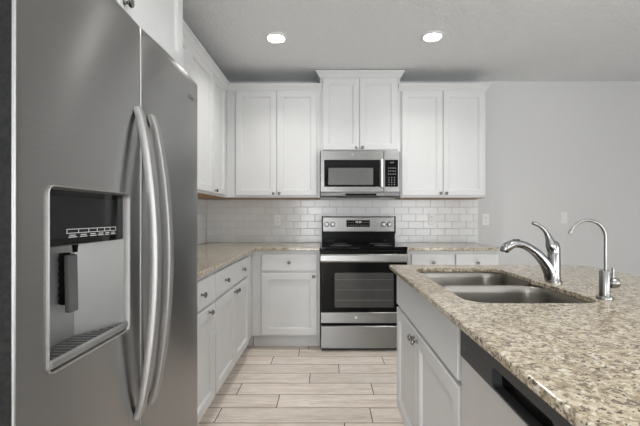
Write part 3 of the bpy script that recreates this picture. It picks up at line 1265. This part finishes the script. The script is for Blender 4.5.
ft = thing('kitchen_faucet', 'chrome single-lever pull-out kitchen faucet on the island behind the sink', 'faucet', (FXC, FYC, ZTOP), 0)
MB().lathe([(0.0, 0.0005), (0.033, 0.0005), (0.033, 0.004), (0.028, 0.010), (0.0255, 0.03), (0.0245, 0.118), (0.0235, 0.121)] + [(0.0, 0.121)],
           (0.006, 0, 0), n=32).build('faucet_body', M['chrome'], ft)
MB().lathe([(0.0, 0.1215), (0.0245, 0.1215), (0.0250, 0.130), (0.0235, 0.150), (0.019, 0.165), (0.010, 0.174), (0.0, 0.176)],
           (0.006, 0, 0), n=32).build('faucet_cap', M['chrome'], ft)
cp = spline([fpt(330, 372) + (0.027,), fpt(322, 335) + (0.0265,), fpt(303, 292) + (0.0245,), fpt(270, 248) + (0.021,), fpt(226, 206) + (0.018,),
             fpt(175, 176) + (0.0165,), fpt(130, 166) + (0.017,), fpt(100, 170) + (0.0185,)], 5)
MB().tube([p[:3] for p in cp], [p[3] for p in cp], 18).build('spout', M['chrome'], ft)
cp = spline([fpt(102, 170) + (0.0192,), fpt(84, 177) + (0.0205,), fpt(68, 190) + (0.0205,), fpt(58, 205) + (0.0185,), fpt(55, 214) + (0.015,)], 5)
MB().tube([p[:3] for p in cp], [p[3] for p in cp], 18).build('spray_head', M['chrome'], ft)
MB().box(-0.168, -0.140, -0.008, 0.008, 0.1765, 0.182, 0.0025).build('spray_button', M['dark_grey'], ft)
cp = spline([fpt(334, 205) + (0.020,), fpt(326, 175) + (0.0205,), fpt(316, 140) + (0.0145,), fpt(300, 105) + (0.0095,),
             fpt(275, 75) + (0.0078,), fpt(248, 57) + (0.0072,), fpt(226, 48) + (0.0080,), fpt(218, 45) + (0.005,)], 5)
MB().tube([p[:3] for p in cp], [p[3] for p in cp], 14, 1.15).build('lever', M['chrome'], ft)

# drinking water tap
dt = thing('filter_tap', 'slim brushed gooseneck filtered-water tap right of the kitchen faucet', 'faucet', (0.933, 1.315, ZTOP), 0)
MB().lathe([(0, 0.0005), (0.0255, 0.0005), (0.0255, 0.009), (0.024, 0.011), (0, 0.011)], n=30).build('base_plate', M['nickel'], dt)
MB().lathe([(0, 0.0112), (0.0165, 0.0112), (0.0165, 0.094), (0.015, 0.096), (0, 0.096)], n=26).build('tap_body', M['nickel'], dt)
pts = [(0.003, 0, 0.0962), (0.003, 0, 0.14), (0.003, 0, 0.20)]
for k in range(0, 21):
    a = PI * 0.85 * k / 20
    pts.append((0.003 - 0.0605 + 0.0605 * math.cos(a), 0, 0.205 + 0.0605 * math.sin(a)))
MB().tube(pts, 0.0052, 14).build('gooseneck_spout', M['nickel'], dt)
MB().lathe([(0, 0), (0.0062, 0), (0.0062, 0.014), (0, 0.014)], pts[-1], (pts[-1][0] - pts[-2][0], 0, pts[-1][2] - pts[-2][2]), 14).build('spout_tip', M['nickel'], dt)
MB().lathe([(0, 0.010), (0.009, 0.010), (0.010, 0.015), (0.016, 0.018), (0.0185, 0.026), (0.0185, 0.034), (0.0155, 0.041), (0.009, 0.045), (0, 0.046)], (0.0, 0, 0.055), (1, -0.12, 0), 24).build('valve', M['nickel'], dt)
MB().tube([(0.026, -0.003, 0.070), (0.026, -0.003, 0.085), (0.026, -0.003, 0.106)], [0.0045, 0.0045, 0.0045], 12).build('lever', M['nickel'], dt)

# dishwasher
dw = thing('dishwasher', 'stainless steel dishwasher with dark control strip and pocket handle under the island worktop', 'dishwasher', (IFX, IYT, 0), -PI / 2)
xa, xb = iy(1.110), iy(0.510)
b = MB()
b.box(xa + 0.006, xb - 0.006, 0.002, 0.575, 0.10, 0.868)
b.box(xa + 0.006, xb - 0.006, 0.05, 0.575, 0.002, 0.101)
b.build('tub_body', M['charcoal'], dw)
b = MB()
b.box(xa + 0.002, xb - 0.002, -0.026, 0.0, 0.125, 0.7925, 0.003, 2)
b.build('door_panel', M['steel_dish'], dw)
b = MB()
b.box(xa + 0.002, xb - 0.002, -0.030, 0.0, 0.7945, 0.873, 0.003, 2)
ct = b.build('control_strip', M['charcoal'], dw)
PX0, PX1 = iy(0.893), iy(0.645)
rr = rrect(PX0, PX1, 0.801, 0.847, 0.012, 5)
cut = MB().loft([[(x, -0.05, z) for x, z in rr], [(x, -0.006, z) for x, z in rr]]).build('cut', M['black'])
cut.matrix_world = dw.matrix_basis.copy()
boolean(ct, cut)
b = MB()
b.loft([[(x, -0.0065, z) for x, z in rr], [(x, -0.0052, z) for x, z in rr]])
b.build('pocket_back', M['black'], dw)
b = MB()
b.lathe([(0, 0), (0.006, 0), (0.006, 0.0008), (0.0, 0.0008)], (iy(1.072), -0.0300, 0.827), (0, -1, 0), 20)
b.build('logo_badge', M['dark_grey'], dw)

# near cabinet of the island and its back
c = thing('base_cabinet', 'white island base cabinet nearest the camera, past the dishwasher', 'cabinet', (IFX, IYT, 0), -PI / 2, 'white base cabinets')
base_body(c, iy(0.498), iy(-0.22), 0.58, None, ZI)
add_door(c, iy(0.485), iy(0.145), 0.130, 0.682, [(iy(0.18), 0.65)])
add_door(c, iy(0.135), iy(-0.205), 0.130, 0.682, [(iy(0.10), 0.65)])
add_door(c, iy(0.485), iy(-0.205), 0.703, 0.852, [(iy(0.14), 0.778)], 'drawer', True)
o = MB().box(0.988, 1.10, -0.22, 2.185, 0.002, ZI - 0.001, 0.001).build('island_back_panel', M['wall'])
tag(o, 'grey painted knee panel closing the seating side of the island', 'panel')
